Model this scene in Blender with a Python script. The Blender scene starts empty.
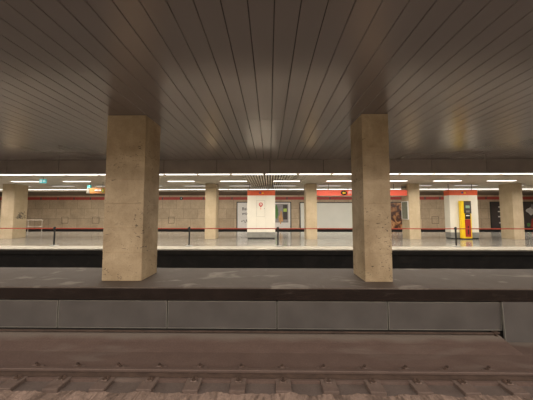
import bpy, bmesh, math, random
from mathutils import Euler, Vector, Matrix
random.seed(7)
S = bpy.context.scene
COL = S.collection

# ------------------------------------------------------------------ camera
F = 230.0                                   # focal length in pixels of a 533 x 400 frame
PITCH = math.atan(13.0 / F); YAW = math.atan(3.0 / F)
EYE = Vector((0, 0, 1.6))
cd = bpy.data.cameras.new('camera'); cam = bpy.data.objects.new('camera', cd); COL.objects.link(cam)
cd.sensor_width = 36.0; cd.lens = 36.0 * F / 533.0; cd.clip_start = 0.05; cd.clip_end = 200
cam.location = EYE; cam.rotation_euler = Euler((math.pi / 2 + PITCH, 0, YAW))
S.camera = cam
ROT = cam.rotation_euler.to_matrix()

def at(x, y, Y):
    """World point that the frame shows at (x, y) on the plane at distance Y."""
    d = ROT @ Vector(((x - 266.5) / F, -(y - 200) / F, -1))
    return EYE + d * (Y / d.y)

def X(x, Y, y=213): return at(x, y, Y).x
def H(y, Y, x=269.5): return at(x, y, Y).z

# ------------------------------------------------------------------ world, lights, exposure
w = bpy.data.worlds.new('world'); S.world = w; w.use_nodes = True
w.node_tree.nodes['Background'].inputs[0].default_value = (0.012, 0.011, 0.010, 1)
S.view_settings.view_transform = 'Standard'; S.view_settings.look = 'None'
S.view_settings.gamma = 1; S.view_settings.use_curve_mapping = False
S.view_settings.exposure = 0.0
S.cycles.use_denoising = True
S.cycles.max_bounces = 8
S.cycles.sample_clamp_indirect = 6
TUBE = 3.3           # brightness of a diffuser seen from the side
TUBE_W = 46.0        # watts the area lamp under each lit tube throws downwards
NEAR_W = 1180.0       # watts of each lamp row over the near platform
def lamp_row(name, x, y, z, length, watts, color=(1, .895, .80)):
    l = bpy.data.lights.new(name, 'AREA'); l.shape = 'RECTANGLE'; l.size = length; l.size_y = 0.12
    l.energy = watts; l.color = color
    o = bpy.data.objects.new(name, l); COL.objects.link(o); o.location = (x, y, z)
    return o
for yy, k in ((1.05, .55), (-1.2, 1), (-3.5, 1), (-5.8, 1)):      # the lamp rows above the near platform
    lamp_row('near_platform_lamp_row', 0, yy, 3.33, 44, NEAR_W * k)
for sx in (-1, 1):                                               # the far platform's rows run on past the frame
    for yy in (10.65, 12.97, 15.25, 17.5):
        a = abs(X(0 if sx < 0 else 533, yy)) + 1.2
        lamp_row('far_platform_lamp_row', sx * (a + (33 - a) / 2), yy, 3.32, 33 - a, (33 - a) * 22.0).data.spread = math.radians(160)

# ------------------------------------------------------------------ materials
def nodes_of(name):
    m = bpy.data.materials.new(name); m.use_nodes = True
    nt = m.node_tree; return m, nt, nt.nodes['Principled BSDF']

def ramp(nt, fac, stops):
    r = nt.nodes.new('ShaderNodeValToRGB')
    e = r.color_ramp.elements
    while len(e) < len(stops): e.new(0.5)
    for el, (p, c) in zip(e, stops): el.position = p; el.color = (*c, 1)
    nt.links.new(fac, r.inputs[0]); return r.outputs[0]

def noise(nt, scale, detail=4, vec=None, dist=0.0, rough=.5):
    n = nt.nodes.new('ShaderNodeTexNoise'); n.inputs['Scale'].default_value = scale
    n.inputs['Detail'].default_value = detail; n.inputs['Distortion'].default_value = dist
    n.inputs['Roughness'].default_value = rough
    if vec is not None: nt.links.new(vec, n.inputs['Vector'])
    return n.outputs['Fac']

def pos(nt, scale=(1, 1, 1)):
    g = nt.nodes.new('ShaderNodeNewGeometry'); mp = nt.nodes.new('ShaderNodeMapping')
    mp.inputs['Scale'].default_value = scale
    nt.links.new(g.outputs['Position'], mp.inputs['Vector']); return mp.outputs[0]

def mix(nt, a, b, fac, mode='MIX'):
    m = nt.nodes.new('ShaderNodeMix'); m.data_type = 'RGBA'; m.blend_type = mode
    for s, v in ((m.inputs[6], a), (m.inputs[7], b)):
        if isinstance(v, tuple): s.default_value = (*v, 1)
        else: nt.links.new(v, s)
    if isinstance(fac, (int, float)): m.inputs[0].default_value = fac
    else: nt.links.new(fac, m.inputs[0])
    return m.outputs[2]

def plain(name, c, rough=.5, metal=0.0, var=.12, scale=6, bump=0.0):
    m, nt, b = nodes_of(name)
    v = pos(nt)
    lo = tuple(x * (1 - var) for x in c); hi = tuple(min(1, x * (1 + var)) for x in c)
    nt.links.new(ramp(nt, noise(nt, scale, 5, v), [(.3, lo), (.7, hi)]), b.inputs['Base Color'])
    b.inputs['Roughness'].default_value = rough; b.inputs['Metallic'].default_value = metal
    if bump:
        bp = nt.nodes.new('ShaderNodeBump'); bp.inputs['Strength'].default_value = bump
        bp.inputs['Distance'].default_value = .01
        nt.links.new(noise(nt, 60, 6, v), bp.inputs['Height']); nt.links.new(bp.outputs[0], b.inputs['Normal'])
    return m

def emit(name, c, s, base=(.8, .8, .8)):
    m, nt, b = nodes_of(name)
    b.inputs['Base Color'].default_value = (*base, 1)
    b.inputs['Emission Color'].default_value = (*c, 1); b.inputs['Emission Strength'].default_value = s
    return m

def stone(name, c1, c2, dark, pits=.62):
    m, nt, b = nodes_of(name)
    v = pos(nt)
    base = ramp(nt, noise(nt, 1.6, 6, v, .4, .6), [(.3, c1), (.7, c2)])
    streak = ramp(nt, noise(nt, 3, 5, pos(nt, (2.5, 2.5, .35)), .2), [(.3, (.86, .84, .8)), (.65, (1, 1, 1))])
    col = mix(nt, base, streak, .4, 'MULTIPLY')
    fine = ramp(nt, noise(nt, 30, 4, v), [(.25, (.82, .81, .8)), (.6, (1, 1, 1))])
    col = mix(nt, col, fine, .7, 'MULTIPLY')
    pm = ramp(nt, noise(nt, 11, 3, pos(nt, (1, 1, 1.6)), 1.2), [(pits, (0, 0, 0)), (pits + .06, (1, 1, 1))])
    pm2 = ramp(nt, noise(nt, .9, 2, v), [(.42, (0, 0, 0)), (.6, (1, 1, 1))])
    f = mix(nt, pm, pm2, 1.0, 'MULTIPLY')
    col = mix(nt, col, dark, f)
    nt.links.new(col, b.inputs['Base Color']); b.inputs['Roughness'].default_value = .62
    bp = nt.nodes.new('ShaderNodeBump'); bp.inputs['Strength'].default_value = .25; bp.inputs['Distance'].default_value = .01
    nt.links.new(noise(nt, 18, 6, v), bp.inputs['Height']); nt.links.new(bp.outputs[0], b.inputs['Normal'])
    return m

M = {}
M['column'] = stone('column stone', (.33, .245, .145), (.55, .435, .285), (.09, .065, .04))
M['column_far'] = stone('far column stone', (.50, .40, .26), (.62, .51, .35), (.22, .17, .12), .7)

def wall_mat():
    m, nt, b = nodes_of('wall slabs')
    g = nt.nodes.new('ShaderNodeNewGeometry'); sp = nt.nodes.new('ShaderNodeSeparateXYZ'); cb = nt.nodes.new('ShaderNodeCombineXYZ')
    nt.links.new(g.outputs['Position'], sp.inputs[0]); nt.links.new(sp.outputs[0], cb.inputs[0]); nt.links.new(sp.outputs[2], cb.inputs[1])
    br = nt.nodes.new('ShaderNodeTexBrick'); nt.links.new(cb.outputs[0], br.inputs['Vector'])
    br.inputs['Scale'].default_value = 1; br.inputs['Brick Width'].default_value = 1.5; br.inputs['Row Height'].default_value = 1.02
    br.inputs['Mortar Size'].default_value = .012
    br.inputs['Color1'].default_value = (.68, .545, .385, 1); br.inputs['Color2'].default_value = (.56, .44, .305, 1)
    br.inputs['Mortar'].default_value = (.30, .23, .16, 1)
    n = ramp(nt, noise(nt, 1.1, 6, pos(nt), .5, .6), [(.3, (.72, .70, .68)), (.7, (1, 1, 1))])
    n2 = ramp(nt, noise(nt, 7, 5, pos(nt)), [(.3, (.82, .8, .78)), (.7, (1, 1, 1))])
    c = mix(nt, br.outputs['Color'], n, .9, 'MULTIPLY'); c = mix(nt, c, n2, .8, 'MULTIPLY')
    nt.links.new(c, b.inputs['Base Color']); b.inputs['Roughness'].default_value = .55
    return m
M['wall'] = wall_mat()

def floor_mat():
    m, nt, b = nodes_of('polished terrazzo')
    br = nt.nodes.new('ShaderNodeTexBrick'); nt.links.new(pos(nt), br.inputs['Vector'])
    br.offset = 0; br.inputs['Scale'].default_value = 1; br.inputs['Brick Width'].default_value = .6; br.inputs['Row Height'].default_value = .6
    br.inputs['Mortar Size'].default_value = .006
    br.inputs['Color1'].default_value = (.27, .262, .24, 1); br.inputs['Color2'].default_value = (.225, .22, .20, 1)
    br.inputs['Mortar'].default_value = (.13, .12, .10, 1)
    c = mix(nt, br.outputs['Color'], ramp(nt, noise(nt, .8, 5, pos(nt)), [(.3, (.75, .74, .72)), (.7, (1, 1, 1))]), .8, 'MULTIPLY')
    nt.links.new(c, b.inputs['Base Color'])
    r = nt.nodes.new('ShaderNodeMapRange'); r.inputs['To Min'].default_value = .10; r.inputs['To Max'].default_value = .22
    nt.links.new(noise(nt, 1.5, 4, pos(nt)), r.inputs['Value']); nt.links.new(r.outputs[0], b.inputs['Roughness'])
    b.inputs['Specular IOR Level'].default_value = .7
    return m
M['floor'] = floor_mat()

def worn_mat(name, c1, c2, patch, rough, pscale, lo, hi, psq=(1, 1, 1), bump=.3, foot=None):
    m, nt, b = nodes_of(name)
    v = pos(nt)
    base = ramp(nt, noise(nt, 2.2, 6, v, .3, .6), [(.3, c1), (.7, c2)])
    base = mix(nt, base, ramp(nt, noise(nt, 40, 4, v), [(.3, (.8, .79, .78)), (.65, (1, 1, 1))]), .8, 'MULTIPLY')
    f = ramp(nt, noise(nt, pscale, 5, pos(nt, psq), .8, .55), [(lo, (0, 0, 0)), (hi, (1, 1, 1))])
    c = mix(nt, base, patch, f)
    if foot:                                   # pale dust gathered along the foot of the wall, with a ragged edge
        sp = nt.nodes.new('ShaderNodeSeparateXYZ'); nt.links.new(v, sp.inputs[0])
        ad = nt.nodes.new('ShaderNodeMath'); ad.operation = 'ADD'; nt.links.new(sp.outputs[1], ad.inputs[0])
        sc = nt.nodes.new('ShaderNodeMath'); sc.operation = 'MULTIPLY'; sc.inputs[1].default_value = .35
        nt.links.new(noise(nt, .8, 5, v), sc.inputs[0]); nt.links.new(sc.outputs[0], ad.inputs[1])
        mr = nt.nodes.new('ShaderNodeMapRange'); mr.inputs['From Min'].default_value = 5.05; mr.inputs['From Max'].default_value = 5.16
        nt.links.new(ad.outputs[0], mr.inputs['Value'])
        c = mix(nt, c, foot, mr.outputs[0])
    nt.links.new(c, b.inputs['Base Color']); b.inputs['Roughness'].default_value = rough
    bp = nt.nodes.new('ShaderNodeBump'); bp.inputs['Strength'].default_value = bump; bp.inputs['Distance'].default_value = .02
    nt.links.new(noise(nt, 25, 6, v), bp.inputs['Height']); nt.links.new(bp.outputs[0], b.inputs['Normal'])
    return m
M['median'] = worn_mat('median concrete', (.098, .075, .061), (.122, .096, .079), (.22, .19, .16), .7, 1.0, .56, .66, (1, 1.6, 1))
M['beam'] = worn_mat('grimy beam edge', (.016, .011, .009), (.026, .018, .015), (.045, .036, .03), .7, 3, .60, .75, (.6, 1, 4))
M['bed'] = worn_mat('dusty track bed', (.107, .068, .055), (.13, .086, .070), (.15, .115, .097), .85, 1.3, .55, .75, (.4, 2, 1), foot=(.155, .125, .104))
M['ledge'] = worn_mat('dusty ledge', (.125, .088, .072), (.155, .11, .092), (.10, .068, .055), .85, 2.5, .52, .7, (.4, 2, 1))
M['recess'] = worn_mat('grey track slab', (.105, .079, .068), (.135, .103, .09), (.075, .053, .044), .8, 3, .55, .75)
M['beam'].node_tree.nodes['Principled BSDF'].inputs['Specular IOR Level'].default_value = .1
M['rough'] = worn_mat('rough dusty concrete', (.21, .15, .12), (.32, .23, .185), (.13, .09, .07), .9, 5, .48, .62, (1.6, .4, 1), .9)
M['rail'] = worn_mat('rusty rail', (.11, .072, .056), (.15, .10, .08), (.18, .13, .11), .5, 3, .5, .8, (.4, 1, 1), .15)
M['rail_head'] = worn_mat('worn rail head', (.095, .062, .05), (.115, .078, .064), (.08, .05, .04), .75, 3, .5, .8, (.4, 1, 1), .1)
M['iron'] = plain('dark rusty iron', (.075, .048, .036), .7, .3, .25)
M['plank'] = None

def plank_mat():
    m, nt, b = nodes_of('lacquered metal planks')
    nt.links.new(ramp(nt, noise(nt, .7, 4, pos(nt, (1, .25, 1))), [(.3, (.265, .230, .218)), (.7, (.305, .265, .25))]), b.inputs['Base Color'])
    b.inputs['Metallic'].default_value = .35; b.inputs['Roughness'].default_value = .225
    b.inputs['Specular IOR Level'].default_value = .5
    return m
M['plank'] = plank_mat()
M['black'] = plain('flat black', (.006, .0055, .005), .8)  # near-black behind the joints and on the strip below the back wall
M['pitwall'] = worn_mat('shaded pit wall', (.010, .009, .008), (.016, .014, .012), (.024, .02, .018), .8, 1.5, .5, .7)  # near-black colour carries the shade below the platform edge
M['fascia'] = plain('dark lacquered fascia', (.40, .355, .32), .42, .2, .10, 1.5)
M['slat'] = plain('ceiling slat', (.74, .68, .58), .5, 0, .06, 2)
M['void'] = plain('ceiling void', (.12, .105, .085), .9)
M['soffit'] = plain('shaded ceiling board', (.22, .165, .12), .7, 0, .1, 1)  # brown darkened to stand for the unlit ceiling over the back track
M['cream'] = plain('cream edge stone', (.36, .335, .285), .45, 0, .1, 2)
M['panel'] = plain('grey green panel', (.103, .094, .088), .38, .1, .14, 1.8)
M['frame'] = plain('worn aluminium frame', (.27, .26, .23), .4, .4)
M['gap'] = plain('shadow gap', (.02, .017, .015), .9)
M['postblack'] = plain('black coated metal', (.015, .015, .015), .4)
M['belt'] = plain('red belt webbing', (.45, .07, .04), .6)
M['white'] = plain('cream white enamel', (.78, .75, .66), .35, 0, .03, 2)
M['whiteseam'] = plain('panel seam', (.50, .48, .42), .5)
M['skirt'] = plain('grey skirting metal', (.27, .27, .25), .35, .2)
M['orange'] = plain('orange red enamel', (.80, .13, .045), .4, 0, .03)
M['red'] = plain('red wall band', (.42, .055, .04), .5, 0, .1, 2)
M['signred'] = emit('lit red sign', (.85, .13, .075), .45, (.75, .12, .07))
M['signwhite'] = emit('lit white lettering', (1, .8, .7), .6)
M['signorange'] = emit('lit orange sign', (.85, .36, .09), .12, (.42, .17, .045))
M['teal'] = emit('lit teal sign', (.10, .50, .50), .6, (.05, .3, .3))
M['tealwhite'] = emit('lit pictogram', (.6, .95, .95), .6)
M['yellow'] = plain('yellow enamel', (.90, .62, .02), .35, 0, .03)
M['yellowarrow'] = emit('lit yellow arrow', (.95, .62, .03), .35, (.7, .42, .02))
M['darkgrey'] = plain('dark grey plastic', (.06, .055, .05), .4)
M['machred'] = plain('red enamel', (.36, .03, .02), .4)
M['screen'] = emit('lit green screen', (.30, .5, .32), .2, (.2, .3, .2))
M['iconred'] = plain('icon red', (.62, .06, .05), .5)
M['blue'] = plain('logo blue', (.03, .07, .25), .5)
M['green'] = plain('leaf green', (.10, .25, .07), .6, 0, .3, 12)
M['lime'] = plain('lime print', (.45, .62, .12), .6)
M['tan'] = plain('tan print', (.62, .36, .16), .6, 0, .2, 8)
M['paper'] = plain('pale poster paper', (.82, .80, .78), .5, 0, .05)
M['papergrey'] = plain('grey print', (.30, .28, .29), .5, 0, .15, 3)
M['blank'] = plain('blank billboard sheet', (.82, .83, .77), .45, 0, .04, .6)
M['posterdark'] = plain('dark poster print', (.045, .036, .036), .4, 0, .2, 2)
M['steel'] = plain('pale steel tube', (.34, .30, .25), .4, .3)
M['glass'] = plain('grey green glazed sheet', (.21, .22, .165), .25)
M['tube'] = emit('lit fluorescent diffuser', (1, .94, .85), TUBE)
M['tubedim'] = emit('dim fluorescent diffuser', (.95, .9, .85), .75)

def food_mat():
    m, nt, b = nodes_of('food print')
    c = ramp(nt, noise(nt, 1.5, 5, pos(nt), 1.5), [(.32, (.03, .012, .01)), (.47, (.13, .045, .02)), (.56, (.42, .19, .07)), (.66, (.62, .36, .18)), (.8, (.2, .06, .03))])
    nt.links.new(c, b.inputs['Base Color']); b.inputs['Roughness'].default_value = .4
    return m
M['food'] = food_mat()

# ------------------------------------------------------------------ mesh helpers
class MB:
    def __init__(s): s.bm = bmesh.new(); s.mats = []
    def slot(s, m):
        if m not in s.mats: s.mats.append(m)
        return s.mats.index(m)
    def box(s, x0, x1, y0, y1, z0, z1, bev=0, m=None, seg=1):
        t = bmesh.new()
        vs = [t.verts.new((x, y, z)) for x in (x0, x1) for y in (y0, y1) for z in (z0, z1)]
        for f in ((0, 1, 3, 2), (4, 6, 7, 5), (0, 4, 5, 1), (2, 3, 7, 6), (0, 2, 6, 4), (1, 5, 7, 3)):
            t.faces.new([vs[i] for i in f])
        bmesh.ops.recalc_face_normals(t, faces=t.faces)
        if bev: bmesh.ops.bevel(t, geom=list(t.edges), offset=bev, segments=seg, affect='EDGES')
        return s.merge(t, m)
    def merge(s, t, m=None, mat4=None):
        if mat4 is not None: bmesh.ops.transform(t, matrix=mat4, verts=t.verts)
        if m is not None:
            k = s.slot(m)
            for f in t.faces: f.material_index = k
        me = bpy.data.meshes.new('tmp'); t.to_mesh(me); t.free(); s.bm.from_mesh(me); bpy.data.meshes.remove(me)
        return s
    def cyl(s, p0, p1, r0, r1=None, seg=16, m=None):
        p0, p1 = Vector(p0), Vector(p1); r1 = r0 if r1 is None else r1
        t = bmesh.new()
        bmesh.ops.create_cone(t, cap_ends=True, segments=seg, radius1=r0, radius2=r1, depth=(p1 - p0).length)
        q = Vector((0, 0, 1)).rotation_difference((p1 - p0).normalized()).to_matrix().to_4x4()
        return s.merge(t, m, Matrix.Translation((p0 + p1) / 2) @ q)
    def poly(s, pts, y0, y1, m=None):
        """Outline in (x, z) given a thickness from y0 to y1."""
        t = bmesh.new()
        a = [t.verts.new((x, y0, z)) for x, z in pts]; b = [t.verts.new((x, y1, z)) for x, z in pts]
        t.faces.new(a); t.faces.new(b[::-1]); n = len(pts)
        for i in range(n): t.faces.new((a[i], b[i], b[(i + 1) % n], a[(i + 1) % n]))
        bmesh.ops.recalc_face_normals(t, faces=t.faces)
        return s.merge(t, m)
    def prof(s, pts, x0, x1, m=None):
        """Outline in (y, z) run along x."""
        t = bmesh.new()
        a = [t.verts.new((x0, y, z)) for y, z in pts]; b = [t.verts.new((x1, y, z)) for y, z in pts]
        t.faces.new(a); t.faces.new(b[::-1]); n = len(pts)
        for i in range(n): t.faces.new((a[i], b[i], b[(i + 1) % n], a[(i + 1) % n]))
        bmesh.ops.recalc_face_normals(t, faces=t.faces)
        return s.merge(t, m)
    def blob(s, cx, cz, rx, rz, y0, y1, n=22, jit=.0, m=None, rnd=None):
        rnd = rnd or random
        pts = [(cx + rx * math.cos(a) * (1 + rnd.uniform(-jit, jit)), cz + rz * math.sin(a) * (1 + rnd.uniform(-jit, jit)))
               for a in [2 * math.pi * i / n for i in range(n)]]
        return s.poly(pts, y0, y1, m)
    def build(s, name, mat=None, parent=None, kind=None, smooth=False):
        me = bpy.data.meshes.new(name); s.bm.to_mesh(me); s.bm.free()
        for m in (s.mats or [mat]): me.materials.append(m)
        if smooth:
            for p in me.polygons: p.use_smooth = True
        o = bpy.data.objects.new(name, me); COL.objects.link(o)
        if parent: o.parent = parent
        if kind: o['kind'] = kind
        return o

def thing(name, label, cat, loc, group=None, rz=0):
    o = bpy.data.objects.new(name, None); COL.objects.link(o); o.location = loc; o.rotation_euler = (0, 0, rz)
    o.empty_display_size = .2
    o['label'] = label; o['category'] = cat
    if group: o['group'] = group
    return o
def tag(o, label, cat, group=None):
    o['label'] = label; o['category'] = cat
    if group: o['group'] = group
    return o
def copy_thing(root, loc, label):
    r = root.copy(); COL.objects.link(r); r.location = loc; r['label'] = label
    for ch in list(root.children):
        c = ch.copy(); COL.objects.link(c); c.parent = r
        for g in ch.children:
            d = g.copy(); COL.objects.link(d); d.parent = c
    return r
def text(body, size, loc, mat, parent, name='lettering', depth=.004):
    cu = bpy.data.curves.new(name, 'FONT'); cu.body = body; cu.size = size; cu.extrude = depth
    cu.align_x = 'LEFT'; cu.align_y = 'CENTER'; cu.materials.append(mat)
    o = bpy.data.objects.new(name, cu); COL.objects.link(o); o.parent = parent
    bpy.context.view_layer.update()
    me = bpy.data.meshes.new_from_object(o.evaluated_get(bpy.context.evaluated_depsgraph_get()))
    bpy.data.objects.remove(o); bpy.data.curves.remove(cu)
    o = bpy.data.objects.new(name, me); COL.objects.link(o); o.parent = parent
    o.location = loc; o.rotation_euler = (math.pi / 2, 0, 0)
    return o
def ordinal(n):
    return ['first', 'second', 'third', 'fourth', 'fifth', 'sixth', 'seventh', 'eighth', 'ninth', 'tenth', 'eleventh', 'twelfth',
            'thirteenth', 'fourteenth', 'fifteenth', 'sixteenth', 'seventeenth', 'eighteenth', 'nineteenth', 'twentieth',
            'twenty-first', 'twenty-second', 'twenty-third', 'twenty-fourth', 'twenty-fifth', 'twenty-sixth', 'twenty-seventh',
            'twenty-eighth', 'twenty-ninth', 'thirtieth'][n]

W = 33.0            # half the length of the station hall that is built
PIT = -1.1          # level of the track beds
TOP = 4.0           # high ceiling over the two near tracks
LOW = 3.43          # slatted ceiling over the platforms
Y_M0, Y_M1 = 5.033, 6.78      # median strip between the tracks
Y_P0, Y_P1 = 10.26, 19.7     # far platform
Y_W = 24.0          # far wall

# ------------------------------------------------------------------ floors
MB().box(-W, W, 11.2, Y_P1, -.25, 0).build('floor', M['floor'], kind='structure')
e = MB()
for i in range(int(2 * W / 1.2)):
    x0 = -W + i * 1.2; e.box(x0 + .003, x0 + 1.197, Y_P0, 11.2, -.06, 0, .004)
e.build('trim_1', M['cream'], kind='structure')                       # cream edge stones of the far platform
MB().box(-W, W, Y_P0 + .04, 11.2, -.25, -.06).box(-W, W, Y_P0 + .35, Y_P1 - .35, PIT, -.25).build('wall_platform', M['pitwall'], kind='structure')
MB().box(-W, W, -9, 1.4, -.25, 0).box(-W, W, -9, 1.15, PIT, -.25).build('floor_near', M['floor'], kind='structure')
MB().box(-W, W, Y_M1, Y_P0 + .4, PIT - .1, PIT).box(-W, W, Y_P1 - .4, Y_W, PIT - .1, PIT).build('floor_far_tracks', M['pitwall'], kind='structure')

# the near track bed: ledge, channel side, recess beside the sleepers, rough middle
MB().prof([(5.165, PIT - .15), (5.165, -.965), (5.05, -.98), (4.85, -1.045), (4.6, PIT + .002), (4.50, PIT), (4.50, PIT - .15)], -W, X(502.5, 5.0, 335), M['bed']).box(X(502.5, 5.0, 335), W, 4.50, 5.165, PIT - .15, PIT, m=M['bed']).build('floor_ledge', kind='structure')
MB().box(-W, W, 3.865, 4.50, PIT - .15, PIT).build('floor_track', M['bed'], kind='structure')
MB().box(-W, W, 3.64, 3.865, PIT - .15, PIT - .045).build('floor_recess', M['recess'], kind='structure')
t = bmesh.new()                                                         # uneven concrete between the rails
nx, ny = 420, 12
g = [[t.verts.new((-9 + 18 * i / nx, 2.45 + 1.19 * j / ny, PIT - .03 + random.uniform(-.009, .009) + .022 * (math.sin(i * .37) * math.sin(i * .11 + j)))) for j in range(ny + 1)] for i in range(nx + 1)]
for i in range(nx):
    for j in range(ny): t.faces.new((g[i][j], g[i + 1][j], g[i + 1][j + 1], g[i][j + 1]))
MB().merge(t).box(-W, W, 1.1, 3.64, PIT - .2, PIT - .07).build('floor_rough', M['rough'], kind='structure')

# ------------------------------------------------------------------ median strip
MB().box(-W, W, Y_M0, Y_M1, -.03, 0, .004).build('floor_median', M['median'], kind='structure')
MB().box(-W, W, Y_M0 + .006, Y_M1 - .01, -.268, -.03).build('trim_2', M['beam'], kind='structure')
MB().box(-W, W, 5.165, Y_M1 - .1, PIT, -.268).build('wall_median', M['gap'], kind='structure')

# ------------------------------------------------------------------ walls
MB().box(-W, W, Y_W, Y_W + .3, -.02, LOW + .3).build('wall_back', M['wall'], kind='structure')
MB().box(-W, W, Y_W - .02, Y_W + .3, PIT, -.02).build('baseboard_back', M['black'], kind='structure')
MB().box(-W - .3, -W, -9, Y_W + .3, PIT, TOP).build('wall_left', M['wall'], kind='structure')  # unseen end walls, left and right, added to bounce light into the hall
MB().box(W, W + .3, -9, Y_W + .3, PIT, TOP).build('wall_right', M['wall'], kind='structure')
MB().box(-W, W, -9.3, -9, PIT, TOP).build('wall_near', M['wall'], kind='structure')

# ------------------------------------------------------------------ ceilings
c = MB(); pw = .3065
v = at(274.5, 0, 1); xs = v.x / (v.z - EYE.z) * (TOP - EYE.z)
k0 = int((-W - xs) / pw)
for i in range(k0, -k0 + 1):
    xl = xs + i * pw + .0045; xr = xl + pw - .009
    if xr > W or xl < -W: continue
    for ya, yb in ((1.62, 5.798), (5.802, 10.28)):
        c.poly([(xl, TOP + .05), (xl, TOP + .006), (xl + .006, TOP), (xr - .006, TOP), (xr, TOP + .006), (xr, TOP + .05)], ya, yb, M['plank'])
c.box(-W, W, 1.6, 10.3, TOP + .06, TOP + .2, m=M['black'])
c.build('ceiling', kind='structure')
s = MB(); n = int(2 * W / .14)
for i in range(n):
    x0 = -W + .035 + i * .14
    s.box(x0, x0 + .062, 10.36, 19.4, LOW, LOW + .09, m=M['slat'])
s.box(-W, W, 10.36, 19.4, LOW + .22, LOW + .3, m=M['void'])
s.build('ceiling_slatted', kind='structure')
MB().box(-W, W, 19.4, Y_W, LOW + .02, LOW + .3).build('ceiling_back', M['soffit'], kind='structure')
MB().box(-W, W, -9, 1.56, LOW + .02, LOW + .3).build('ceiling_near', M['slat'], kind='structure')
f = MB(); fp = 2.415; x0 = X(270, 10.3, 166) - 14 * fp
for i in range(28):
    a, b = x0 + i * fp, x0 + (i + 1) * fp
    f.box(max(a + .012, -W), min(b - .012, W), 10.29, 10.33, H(173.1, 10.3), TOP + .05, .003, M['fascia'])
f.box(-W, W, 10.33, 10.36, H(172.6, 10.3), TOP + .1, m=M['black'])
f.build('trim_3', kind='structure')
MB().box(-W, W, 1.56, 1.60, LOW - .2, TOP + .1).build('trim_4', M['fascia'], kind='structure')  # unseen near fascia, hung lower to shade the column tops

# ------------------------------------------------------------------ columns
def column(x0, x1, y0, y1, top, mat, label, group, base=.67, ch=.58, bev=.012):
    cx, cy = (x0 + x1) / 2, (y0 + y1) / 2
    r = thing('column', label, 'column', (cx, cy, 0), group)
    b = MB(); zs = [0, base]
    while zs[-1] + ch < top - .2: zs.append(zs[-1] + ch)
    zs.append(top)
    hx, hy = (x1 - x0) / 2, (y1 - y0) / 2
    b.box(-hx + .008, hx - .008, -hy + .008, hy - .008, .01, top - .001)
    for a, z in zip(zs, zs[1:]):
        b.box(-hx, hx, -hy, hy, a, z - .0025, .004 if a else bev)
    sh = b.build('shaft', mat, r)
    return r
xa, xb = X(104.0, 5.47), X(143.3, 5.47)
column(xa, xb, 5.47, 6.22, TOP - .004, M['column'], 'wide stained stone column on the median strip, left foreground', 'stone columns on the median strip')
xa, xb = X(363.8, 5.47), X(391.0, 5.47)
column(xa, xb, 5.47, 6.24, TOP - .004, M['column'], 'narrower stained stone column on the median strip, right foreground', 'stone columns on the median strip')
FY = 14.22
cols = []
for xf, lab in ((0.9, 'pale stone column with black graffiti scribble, far left of the platform'),
                (104.0, 'pale platform column mostly hidden behind the wide foreground column'),
                (205.0, 'pale platform column just left of the white cabinet with red pin sign'),
                (306.2, 'pale platform column between the pin sign cabinet and blank white billboard'),
                (409.3, 'pale platform column with a grey glazed box on its left side'),
                (513.2, 'pale platform column to the right of the yellow ticket machine cabinet')):
    x0 = X(xf, FY); wd = .665
    if xf == .9: wd = .80
    if xf > 500: wd = .62
    cols.append((x0, x0 + wd, column(x0, x0 + wd, FY, FY + .80, LOW - .003, M['column_far'], lab, 'pale columns along the far platform', .8, 1.3, .006)))

# graffiti on the first far column
root = cols[0][2]; gx = (cols[0][1] - cols[0][0]) / 2 + .004
gr = MB(); rr = random.Random(5)
for k in range(22):
    yy, zz = rr.gauss(-.02, .10), rr.gauss(1.40, .09)
    p = Vector((gx, yy, zz))
    ang = rr.uniform(0, 6.3); st = rr.uniform(.03, .06)
    for q in range(5):
        ang += rr.uniform(.3, 1.3)
        p2 = p + Vector((0, st * math.cos(ang), st * math.sin(ang)))
        gr.cyl(p, p2, .009, seg=6)
        p = p2
gr.build('graffiti', M['darkgrey'], root)

# ------------------------------------------------------------------ wall band and posters
bd = MB(); za, zb = H(199.8, Y_W), H(197.0, Y_W)
r = thing('station_name_band', 'long dark red band along the top of the far wall, above the posters', 'sign', (0, Y_W - .03, za))
x = -W + .02
marks = [X(v, Y_W) for v in (8, 24.5, 41, 58, 74, 90.5, 162.4, 203.4, 232, 287, 330, 425, 440, 486)]
bd.box(-W + .02, W - .02, -.05, 0, 0, zb - za, .004)
bd.build('band', M['red'], r)
for v in marks: MB().box(v - .06, v + .06, -.06, -.05, .03, zb - za - .03).build('divider_mark', M['darkgrey'], r)
v = X(181.3, Y_W)
MB().blob(v, (zb - za) / 2, .17, .17, -.075, -.05, 20).build('badge', M['postblack'], r)
MB().box(v - .025, v + .025, -.085, -.075, (zb - za) / 2 - .08, (zb - za) / 2 + .08).build('badge_figure', M['paper'], r)

def poster(x0, x1, y0, y1, mat, label, fw=.09):
    """x and top/bottom in the frame, on the far wall."""
    xa, xb = X(x0, Y_W), X(x1, Y_W); zt, zb_ = H(y0, Y_W), H(y1, Y_W)
    hw = (xb - xa) / 2; h = zt - zb_
    r = thing('poster', label, 'poster', ((xa + xb) / 2, Y_W, zb_), 'poster frames on the far wall')
    fr = MB().box(-hw, hw, -.07, 0, 0, fw, .006).box(-hw, hw, -.07, 0, h - fw, h, .006).box(-hw, -hw + fw, -.07, 0, fw, h - fw, .006).box(hw - fw, hw, -.07, 0, fw, h - fw, .006)
    fr.build('frame', M['postblack'], r)
    MB().box(-hw + fw, hw - fw, -.03, -.005, fw, h - fw).build('sheet', mat, r)
    return r, hw, h
r, hw, h = poster(236.6, 291.2, 201.8, 229.2, M['paper'], 'wide pale advert with black lettering and a colour picture, half behind the white cabinet')
text('Bai', .46, (-hw + .55, -.036, h - .75), M['postblack'], r)
text('woll', .46, (-hw + .55, -.036, h - 1.22), M['postblack'], r)
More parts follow.
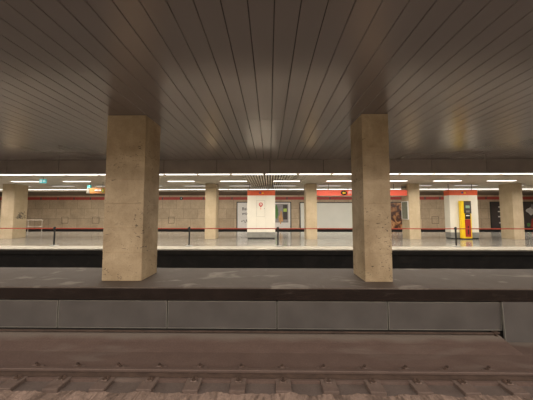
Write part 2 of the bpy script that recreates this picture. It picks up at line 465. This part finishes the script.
sg = MB(); rr = random.Random(3); p = Vector((-hw + .5, -.036, .95))
for q in range(11):
    p2 = Vector((-hw + .5 + q * .075, -.036, .85 + rr.uniform(-.2, .22))); 
    if q: sg.cyl(p, p2, .022, seg=6)
    p = p2
sg.build('signature', M['postblack'], r)
def rel(x): return X(x, Y_W) - r.location.x
def rz_(y): return H(y, Y_W) - r.location.z
MB().box(rel(275), rel(288.2), -.036, -.031, rz_(226.5), rz_(204)).build('picture', M['papergrey'], r)
MB().blob(rel(276.2), rz_(212), .22, .68, -.042, -.037, 18, .2).build('picture_foliage', M['green'], r)
MB().box(rel(283), rel(287.3), -.042, -.037, rz_(219.5), rz_(204.8)).build('picture_window', M['posterdark'], r)
MB().box(rel(283.4), rel(286.8), -.047, -.0425, rz_(211.8), rz_(208.6)).build('picture_screen', M['lime'], r)
MB().poly([(rel(278.8), rz_(222)), (rel(278.6), rz_(217)), (rel(280), rz_(214.5)), (rel(280.4), rz_(211)), (rel(281.2), rz_(210.6)), (rel(282), rz_(212.5)),
           (rel(282.2), rz_(216)), (rel(283), rz_(218)), (rel(282.8), rz_(222)), (rel(281.4), rz_(221)), (rel(281), rz_(224)), (rel(280), rz_(224)), (rel(279.8), rz_(221))], -.05, -.043).build('picture_figure', M['tan'], r)
MB().box(rel(275), rel(288.2), -.042, -.037, rz_(226.5), rz_(222.5)).build('picture_ground', M['paper'], r)
poster(299.6, 377.5, 202.2, 229.2, M['blank'], 'large blank white billboard in a black frame on the far wall')
poster(381.5, 408, 202.0, 229.4, M['food'], 'brown food advert seen between foreground column and the platform column')
r, hw, h = poster(490.0, 512.5, 201.8, 229.2, M['posterdark'], 'dark poster with small white lines, left of the rightmost column')
for yy, wd in ((207, .12), (211.5, .22), (216.5, .22), (222.5, .12)):
    z = H(yy, Y_W) - r.location.z; xx = X(499.0, Y_W) - r.location.x
    MB().box(xx - wd * .6, xx + wd + .6, -.036, -.031, z - .07, z + .05).build('print_line', M['paper'], r)
r, hw, h = poster(519, 548, 201.8, 229.4, M['posterdark'], 'dark poster with a pale shape at the right edge of the photo')
MB().blob(rel(530.5), rz_(211), .42, .38, -.036, -.031, 16, .25, rnd=random.Random(2)).build('picture_shape', M['paper'], r)
MB().blob(rel(532), rz_(206.5), .12, .25, -.042, -.037, 12, .2).build('picture_detail', M['papergrey'], r)
MB().poly([(rel(529.5), rz_(227)), (rel(531), rz_(219)), (rel(535), rz_(217)), (rel(540), rz_(227))], -.036, -.031).build('picture_red', M['machred'], r)
MB().poly([(rel(531.5), rz_(226.5)), (rel(532.6), rz_(221)), (rel(538), rz_(221)), (rel(538), rz_(226.5))], -.042, -.037).build('picture_yellow', M['tan'], r)
MB().blob(rel(527.5), rz_(224.5), .18, .2, -.036, -.031, 12, .2).build('picture_green', M['green'], r)

# hatches in the stone cladding
for x0, x1, y0, y1, lab in ((61.8, 68.5, 217, 223.5, 'square access hatch in the far wall left of the orange sign column'),
                            (92.5, 99.5, 217, 223.5, 'square access hatch in the far wall nearest the wide foreground column'),
                            (168.5, 174.5, 217, 223.5, 'square access hatch in the far wall just right of wide foreground column'),
                            (431.5, 438.5, 216.5, 223.5, 'square access hatch in the far wall left of the ticket machine cabinet')):
    xa, xb = X(x0, Y_W), X(x1, Y_W); zt, zl = H(y0, Y_W), H(y1, Y_W); hw = (xb - xa) / 2; h = zt - zl
    r = thing('wall_hatch', lab, 'hatch', ((xa + xb) / 2, Y_W, zl), 'access hatches in the far wall')
    MB().box(-hw, hw, -.008, 0, 0, .03).box(-hw, hw, -.008, 0, h - .03, h).box(-hw, -hw + .03, -.008, 0, .03, h - .03).box(hw - .03, hw, -.008, 0, .03, h - .03).build('rim', M['gap'], r)
    MB().box(-hw + .035, hw - .035, -.014, 0, .035, h - .035, .003).build('cover', M['wall'], r)

# ------------------------------------------------------------------ white cabinets on the far platform
def cabinet(x0, x1, label):
    Y = 14.4; xa, xb = X(x0, Y), X(x1, Y); hw = (xb - xa) / 2; d = .45; top = H(190.4, Y)
    r = thing('cabinet', label, 'cabinet', ((xa + xb) / 2, Y + d / 2, 0), 'white cabinets with a red top on the far platform')
    z1, z2, z3 = .07, H(232.2, Y), H(195.4, Y)
    MB().box(-hw + .03, hw - .03, -d / 2 + .02, d / 2 - .02, 0, z1).build('plinth', M['postblack'], r)
    MB().box(-hw, hw, -d / 2, d / 2, z1, z2, .006).build('skirting', M['skirt'], r)
    b = MB(); n = 3; ww = 2 * hw / n
    b.box(-hw + .004, hw - .004, -d / 2 + .006, d / 2 - .006, z2, z3, m=M['whiteseam'])
    for i in range(n): b.box(-hw + i * ww + .003, -hw + (i + 1) * ww - .003, -d / 2, d / 2, z2, z3, .004, m=M['white'])
    b.build('body', parent=r)
    MB().box(-hw, hw, -d / 2 - .01, d / 2 + .01, z3, top, .006).build('top_band', M['orange'], r)
    f = -d / 2 - .01; zc = (z3 + top) / 2
    MB().blob(-.07, zc, .055, .055, f - .012, f, 16).build('logo', M['blue'], r)
    MB().poly([(.03, zc - .05), (.16, zc - .05), (.10, zc + .06)], f - .012, f).build('logo', M['yellow'], r)
    for sx in (-1, 1):
        MB().cyl((sx * hw * .85, 0, top), (sx * hw * .85, 0, LOW - .002), .015, seg=8).build('hanging_rod', M['darkgrey'], r)
    return r, hw, d
r, hw, d = cabinet(247.2, 275.2, 'white cabinet with red top and red pin sign, in the middle of the far platform')
c1 = r; cy = -d / 2
p = X(260.8, 14.4) - r.location.x; z = H(204.5, 14.4)
MB().blob(p, z, .125, .125, cy - .012, cy, 24).poly([(p - .07, z - .09), (p + .07, z - .09), (p, z - .2)], cy - .012, cy).build('pin_sign', M['iconred'], r)
MB().blob(p, z + .01, .065, .075, cy - .018, cy - .0125, 16).build('pin_sign_centre', M['white'], r)
MB().box(p - .018, p + .018, cy - .024, cy - .0185, z - .03, z + .06).build('pin_sign_mark', M['iconred'], r)
MB().blob(p, z - .27, .03, .03, cy - .012, cy, 12).build('pin_sign_dot', M['orange'], r)
a, b = X(256.7, 14.4) - r.location.x, X(264.8, 14.4) - r.location.x; za, zb = H(216.6, 14.4), H(200.4, 14.4)
MB().box(a, b, cy - .005, cy, za - .008, za + .008).box(a, b, cy - .005, cy, zb - .008, zb + .008).box(a - .008, a + .008, cy - .005, cy, za, zb).box(b - .008, b + .008, cy - .005, cy, za, zb).build('door_seam', M['whiteseam'], r)
MB().box(b - .05, b - .02, cy - .012, cy, H(208.6, 14.4) - .02, H(208.6, 14.4) + .02).build('lock', M['darkgrey'], r)
r, hw, d = cabinet(450.0, 478.2, 'white cabinet with red top, housing the yellow ticket machine on the far platform')

# ticket machine standing against the second cabinet
Y = 14.2; x0, x1 = X(461.2, Y), X(471.4, Y); wd = x1 - x0
t = thing('ticket_machine', 'tall yellow and red ticket machine with a dark control panel', 'ticket machine', (x0, 14.38, 0))
hh = H(200.8, Y)
MB().box(0, wd, -.18, .0, .06, hh, .012).build('casing', M['yellow'], t)
MB().box(.02, wd - .02, -.16, 0, 0, .06).build('plinth', M['postblack'], t)
px0, px1 = .2, wd - .085
MB().box(px0 - .03, wd - .012, -.2, -.18, H(213.5, Y), hh - .02, .004).build('control_panel', M['darkgrey'], t)
MB().box(px0, px1, -.2, -.18, .16, H(213.5, Y) - .36, .004).build('lower_panel', M['machred'], t)
MB().box(px0 + .06, px1 - .03, -.212, -.2, H(208.2, Y), H(205.6, Y), .003).build('screen', M['screen'], t)
MB().box(px0 + .08, px1 - .05, -.214, -.2, H(212.6, Y), H(210.6, Y), .004).build('keypad', M['frame'], t)
MB().box(px0 + .02, px1, -.205, -.18, H(213.5, Y) - .34, H(213.5, Y) - .01, .004).build('payment_slot', M['postblack'], t)
MB().box(px0 + .06, px1 - .05, -.214, -.206, H(216, Y), H(215, Y), .002).build('card_reader', M['paper'], t)
MB().box((px0 + px1) / 2 - .035, (px0 + px1) / 2 + .035, -.208, -.2005, .3, .82, .003).build('collection_tray', M['postblack'], t)

# ------------------------------------------------------------------ hanging signs
Y = 14.45
xa = cols[3][1] + .003; xb = cols[4][0] - .003
zt, zb = H(190.0, Y), H(196.2, Y)
r = thing('platform_sign', 'long red sign box with yellow arrow, spanning between two platform columns', 'sign', ((xa + xb) / 2, Y, zb))
hw = (xb - xa) / 2; h = zt - zb
MB().box(-hw, hw, -.06, .06, .03, h - .03, .004).build('sign_box', M['signred'], r)
MB().box(-hw, hw, -.066, .066, 0, .03).box(-hw, hw, -.066, .066, h - .03, h).build('edge_rail', M['cream'], r)
ax = X(344, Y) - r.location.x
MB().blob(ax, h / 2, .20, .15, -.072, -.06, 24).build('arrow_badge', M['postblack'], r)
MB().poly([(ax - .11, h / 2), (ax - .03, h / 2 + .10), (ax - .03, h / 2 + .05), (ax + .1, h / 2 + .05), (ax + .1, h / 2 - .05), (ax - .03, h / 2 - .05), (ax - .03, h / 2 - .10)], -.08, -.0725).build('arrow', M['yellowarrow'], r)
text('Pl', .27, (X(348.4, Y) - r.location.x, -.064, h / 2), M['signwhite'], r)
for sx in (-.45, .45):
    MB().cyl((sx * hw * 2 * .8, 0, h), (sx * hw * 2 * .8, 0, LOW - zb - .002), .012, seg=8).build('hanging_rod', M['darkgrey'], r)

Y = 13.3
xa, xb = X(85.6, Y), X(105.4, Y); zt, zb = H(187.9, Y, 95), H(193.5, Y, 95); h = zt - zb
r = thing('direction_sign', 'orange hanging sign with a green circle, beside the wide foreground column', 'sign', ((xa + xb) / 2, Y, zb), rz=math.radians(-6))
hw = (xb - xa) / 2
MB().box(-hw + .2, hw, -.06, .06, 0, h, .005).build('sign_box', M['signorange'], r)
MB().box(-hw, -hw + .195, -.06, .06, 0, h, .005).build('end_panel', M['frame'], r)
MB().blob(hw - .11, h / 2, .095, .13, -.07, -.06, 20).build('line_icon', M['green'], r)
MB().blob(hw - .11, h / 2, .05, .07, -.076, -.0705, 16).build('line_icon_centre', M['yellow'], r)
lb = MB()
for k in range(6): lb.box(-.05 + k * .085, -.05 + k * .085 + .055, -.066, -.06, h * .42, h * .42 + .09)
lb.build('lettering', M['signwhite'], r)
MB().box(-hw + .02, -hw + .21, -.05, .05, h, h + .15, .004).build('exit_panel', M['teal'], r)
for sx in (-.7, .7):
    MB().cyl((sx * hw, 0, h), (sx * hw, 0, LOW - zb - .002), .012, seg=8).build('hanging_rod', M['darkgrey'], r)

Y = 11.6
xa, xb = X(39.8, Y, 181), X(46.4, Y, 181); zb, zt = H(183.2, Y, 43), H(179.2, Y, 43); hw = (xb - xa) / 2; h = zt - zb
r = thing('exit_sign', 'small lit teal exit sign under the ceiling, right of the graffiti column', 'exit sign', ((xa + xb) / 2, Y, zb))
MB().box(-hw, hw, -.03, .03, 0, h, .004).build('sign_box', M['teal'], r)
MB().box(-hw + .03, -.02, -.036, -.03, .03, h - .03).build('door_pictogram', M['tealwhite'], r)
MB().poly([(.02, h * .5), (.09, h * .8), (.09, h * .6), (hw - .03, h * .6), (hw - .03, h * .4), (.09, h * .4), (.09, h * .2)], -.036, -.03).build('arrow', M['tealwhite'], r)
MB().cyl((0, 0, h), (0, 0, max(LOW - zb, h + .01) - .002), .012, seg=8).build('hanging_rod', M['darkgrey'], r)

# things on the side of the fifth platform column
xs_ = cols[4][0]
r = thing('wall_case', 'grey glazed notice case on the side of a platform column', 'notice case', (xs_, FY + .38, H(219.5, 14.5)))
hc = H(201.3, 14.5) - H(219.5, 14.5)
MB().box(-.05, -.002, -.33, .36, 0, .04).box(-.05, -.002, -.33, .36, hc - .04, hc).box(-.05, -.002, -.33, -.29, .04, hc - .04).box(-.05, -.002, .32, .36, .04, hc - .04).build('frame', M['paper'], r)
MB().box(-.035, -.004, -.29, .32, .04, hc - .04).build('glazed_sheet', M['glass'], r)
r = thing('fitting', 'small grey box fitted high on the column side above the red sign', 'fitting', (xs_, FY + .3, 3.12))  # kind of fitting unknown, shaped as a plain housing on a bracket
MB().box(-.2, -.05, -.12, .12, .02, .18, .015).build('housing', M['frame'], r)
MB().box(-.05, -.002, -.04, .04, .06, .14).build('bracket', M['darkgrey'], r)

# ------------------------------------------------------------------ handrail at the back of the platform
Y = 19.3
xa, xb = X(-12, Y), X(43.6, Y); zt = H(220.2, Y)
r = thing('handrail', 'pale metal handrail behind the graffiti column at the back platform edge', 'handrail', (xb, Y, 0))
L = xa - xb
MB().cyl((L, 0, zt), (0, 0, zt), .032, seg=12).build('top_rail', M['steel'], r, smooth=True)
MB().cyl((L, 0, .45), (0, 0, .45), .02, seg=8).build('lower_rail', M['steel'], r, smooth=True)
for v in (42.6, 28.8, 15.0, 1.0, -11):
    xx = X(v, Y) - xb
    MB().cyl((xx, 0, 0), (xx, 0, zt - .03), .022, seg=10).cyl((xx, 0, 0), (xx, 0, .015), .07, seg=14).build('rail_post', M['steel'], r)

# ------------------------------------------------------------------ belt posts along the platform edge
YP = 11.2
def belt_post(x, label):
    r = thing('barrier_post', label, 'barrier post', (x, YP, 0), 'black belt posts along the platform edge')
    b = MB().cyl((0, 0, 0), (0, 0, .018), .19, .185, 32).cyl((0, 0, .018), (0, 0, .045), .17, .06, 32); b.build('base', M['skirt'], r)
    MB().cyl((0, 0, .045), (0, 0, .80), .036, seg=24).build('pole', M['postblack'], r)
    MB().cyl((0, 0, .80), (0, 0, .90), .048, seg=24).cyl((0, 0, .90), (0, 0, .93), .048, .03, 24).build('head', M['postblack'], r)
    return r
pxs = [X(v, YP, 238) for v in (-34, 54.3, 122, 189.2, 278.0, 366.3, 456.0, 546)]
labs = [None, 'black belt post at far left, in front of the handrail', None, 'black belt post just right of the wide foreground column',
        'black belt post beside the cabinet with the pin sign', None,
        'black belt post in front of the yellow ticket machine', None]
names = ['leftmost end', 'far left', 'hidden', 'a', 'b', 'hidden', 'c', 'end']
first = None
for i, (x, l) in enumerate(zip(pxs, labs)):
    if l is None: continue
    first = belt_post(x, l) if first is None else copy_thing(first, (x, YP, 0), l)
spans = [(0, 1, 'red belt running from the left edge of the photo to the first post'),
         (1, 3, 'red belt passing behind the wide foreground column on the left'),
         (3, 4, 'red belt in front of the cabinet with the pin sign'),
         (4, 6, 'red belt passing behind the narrower foreground column on the right'),
         (6, 7, 'red belt running from the ticket machine post to the right edge')]
for a, b, l in spans:
    xa, xb = pxs[a] + .05, pxs[b] - .05
    m = MB(); n = 12; z0 = .845
    for k in range(n):
        u, v = k / n, (k + 1) / n
        m.box(xa + (xb - xa) * u, xa + (xb - xa) * v, YP - .003, YP + .003, z0 - .024, z0 + .024)
    r = thing('barrier_belt', l, 'barrier belt', (0, 0, 0), 'red belts between the posts')
    m.build('webbing', M['belt'], r)
    MB().box(xb - .03, xb + .0, YP - .012, YP + .012, z0 - .035, z0 + .035, .003).build('belt_clip', M['postblack'], r)

# ------------------------------------------------------------------ ceiling tubes over the far platform
def tube_proto(wl, lit, tilt, hz=.034, wy=.18):
    r = thing('tube_light', '', 'ceiling light', (0, 0, 0))
    MB().box(-wl / 2, wl / 2, -wy / 2 - .015, wy / 2 + .015, -.02, 0, .004).build('housing', M['frame'], r)
    MB().box(-wl / 2 + .02, wl / 2 - .02, -wy / 2, wy / 2, -hz, -.02, .004).build('diffuser', M['tube'] if lit else M['tubedim'], r)
    if lit:
        l = bpy.data.lights.new('tube_lamp', 'AREA'); l.shape = 'RECTANGLE'; l.size = wl - .1; l.size_y = wy - .02
        l.energy = TUBE_W; l.color = (1, .90, .76); l.spread = math.radians(160)
        lo = bpy.data.objects.new('tube_lamp', l); COL.objects.link(lo); lo.parent = r; lo.location = (0, 0, -hz - .003 - .5 * wy * math.sin(tilt)); lo.rotation_euler = (tilt, 0, 0)
    return r
def row(y, pitch, start, wl, lit, rowname, group, tilt=0.0):
    lo, hi = X(-2, y, 185), X(535, y, 185)
    k = math.ceil((lo - start - wl) / pitch); its = []
    while start + k * pitch < hi:
        its.append(start + k * pitch + wl / 2); k += 1
    # leave out tubes wholly behind the two foreground columns
    vis = []
    for cx in its:
        a = 269.5 + (cx - wl / 2) / y * F; b = 269.5 + (cx + wl / 2) / y * F
        if (a > 109 and b < 158) or (a > 354 and b < 389): hid = True
        else: hid = False
        vis.append((cx, hid))
    proto = None; n = 0
    for cx, hid in vis:
        lab = ('hidden' if hid else ordinal(n) + ' tube light from the left in the ' + rowname)
        if hid: lab = 'tube light of the %s directly behind the %s foreground column' % (rowname, 'wide' if cx < 0 else 'narrower')
        else: n += 1
        if proto is None:
            proto = tube_proto(wl, lit, tilt); proto.location = (cx, y, LOW - .002); proto['label'] = lab; proto['group'] = group
        else: copy_thing(proto, (cx, y, LOW - .002), lab)
row(10.65, 1.566, X(265.3, 10.65, 175), 1.475, True, 'bright row nearest the dark fascia', 'tube lights nearest the fascia')
row(12.97, 3.005, X(273.2, 12.97, 182), 1.525, True, 'spaced second row of the ceiling', 'spaced tube lights in the second row')
row(15.25, 2.98, X(273.2, 15.25, 186), 1.515, False, 'dim third row of the ceiling', 'dim tube lights in the third row')
row(17.5, 1.522, X(268.4, 17.5, 189), 1.455, True, 'farthest row of the ceiling', 'tube lights in the farthest row', math.radians(28))

# ------------------------------------------------------------------ near wall panels under the median
px_ = [-53, 57.6, 167.2, 277.0, 388.2, 502.2]
YPN = 5.09
ords = ['grey cladding panel cut by the left edge of the photo', 'grey cladding panel under the wide foreground column',
        'grey cladding panel just left of the middle of the track wall', 'grey cladding panel under the narrower foreground column',
        'grey cladding panel at the right, above the conduit bracket']
for i in range(5):
    xa, xb = X(px_[i], YPN, 315) + .011, X(px_[i + 1], YPN, 315) - .011
    zt, zb = H(301.3, YPN), H(329.0, YPN); hw = (xb - xa) / 2; h = zt - zb
    r = thing('cladding_panel', ords[i], 'panel', ((xa + xb) / 2, YPN, zb), 'grey cladding panels of the track wall')
    MB().box(-hw + .012, hw - .012, .006, .07, .012, h - .012).build('sheet', M['panel'], r)
    MB().box(-hw, hw, 0, .03, 0, .012).box(-hw, hw, 0, .03, h - .012, h).box(-hw, -hw + .012, 0, .03, .012, h - .012).box(hw - .012, hw, 0, .03, .012, h - .012).build('frame', M['frame'], r)
xa = X(503.0, 5.05, 315)
r = thing('access_panel', 'taller grey panel reaching the track bed at the right edge', 'panel', (xa, 4.93, 0))
MB().prof([(.13, -.285), (.15, -.285), (.13, PIT + .004), (.10, PIT + .004)], .015, 2.4).build('sheet', M['panel'], r)
MB().prof([(.125, -.285), (.15, -.285), (.13, PIT + .004), (.092, PIT + .004)], 0, .014).build('frame', M['frame'], r)

# conduit and its bracket
xe = X(494.5, 5.06, 331)
r = thing('conduit', 'thin dark conduit running along the foot of the grey panels', 'conduit', (xe, 5.06, -.935))
MB().cyl((-14, 0, 0), (0, 0, 0), .022, seg=10).build('pipe', M['iron'], r)
MB().box(-.03, .09, -.03, .05, .0, .035, .004).box(.0, .035, -.03, .05, -.09, .0, .004).build('end_bracket', M['iron'], r)

# ------------------------------------------------------------------ rail, sleepers and fastenings
RY = 3.965
def rail(y, label):
    r = thing('rail', label, 'rail', (0, y, PIT + .012), 'rails of the near track')
    MB().prof([(-.065, 0), (.065, 0), (.065, .012), (.012, .028), (.01, .062), (-.01, .062), (-.012, .028), (-.065, .012)], -W + 1, W - 1).build('web_and_foot', M['iron'], r)  # dark iron here also paints in the shade under the rail head
    MB().prof([(-.034, .062), (.034, .062), (.036, .092), (.028, .102), (-.028, .102), (-.036, .092)], -W + 1, W - 1).build('head', M['rail_head'], r)
    return r
rail(RY, 'rusty steel rail running across the bottom of the photo')
sl = None; k = 0
sx = [20, 64, 107.5, 151.5, 195, 239, 283, 327.5, 371.5, 415.5, 460, 505]
marks_ = ['leftmost sleeper end, at the left edge of the rail', 'second sleeper end from the left along the rail', 'third sleeper end from the left along the rail',
          'fourth sleeper end from the left along the rail', 'fifth sleeper end from the left along the rail', 'sixth sleeper end from the left, just left of the middle',
          'sixth sleeper end from the right, just right of the middle', 'fifth sleeper end from the right along the rail', 'fourth sleeper end from the right along the rail',
          'third sleeper end from the right along the rail', 'second sleeper end from the right along the rail', 'rightmost sleeper end along the rail']
for v, l in zip(sx, marks_):
    x = X(v, 3.885, 378)
    l = 'dusty concrete ' + l
    if sl is None:
        sl = thing('sleeper', l, 'sleeper', (x, RY, PIT), 'concrete sleepers under the rail')
        MB().box(-.12, .12, -.33, -.10, -.06, .012, .008).box(-.12, .12, -.10, .22, .0005, .012).build('block', M['ledge'], sl)
        for yy, dy in ((-.125, -1), (.175, 1)):
            cl = MB().box(-.05, .05, yy - .045, yy + .045, .012, .035, .006).box(-.035, .035, yy - .01 * dy - .02, yy - .01 * dy + .03, .035, .05, .005)
            cl.build('rail_clip', M['rail'], sl)
            MB().cyl((0, yy + dy * .012, .035), (0, yy + dy * .012, .075), .022, seg=6).cyl((0, yy + dy * .012, .035), (0, yy + dy * .012, .042), .036, seg=16).build('bolt', M['iron'], sl)
    else: copy_thing(sl, (x, RY, PIT), l)
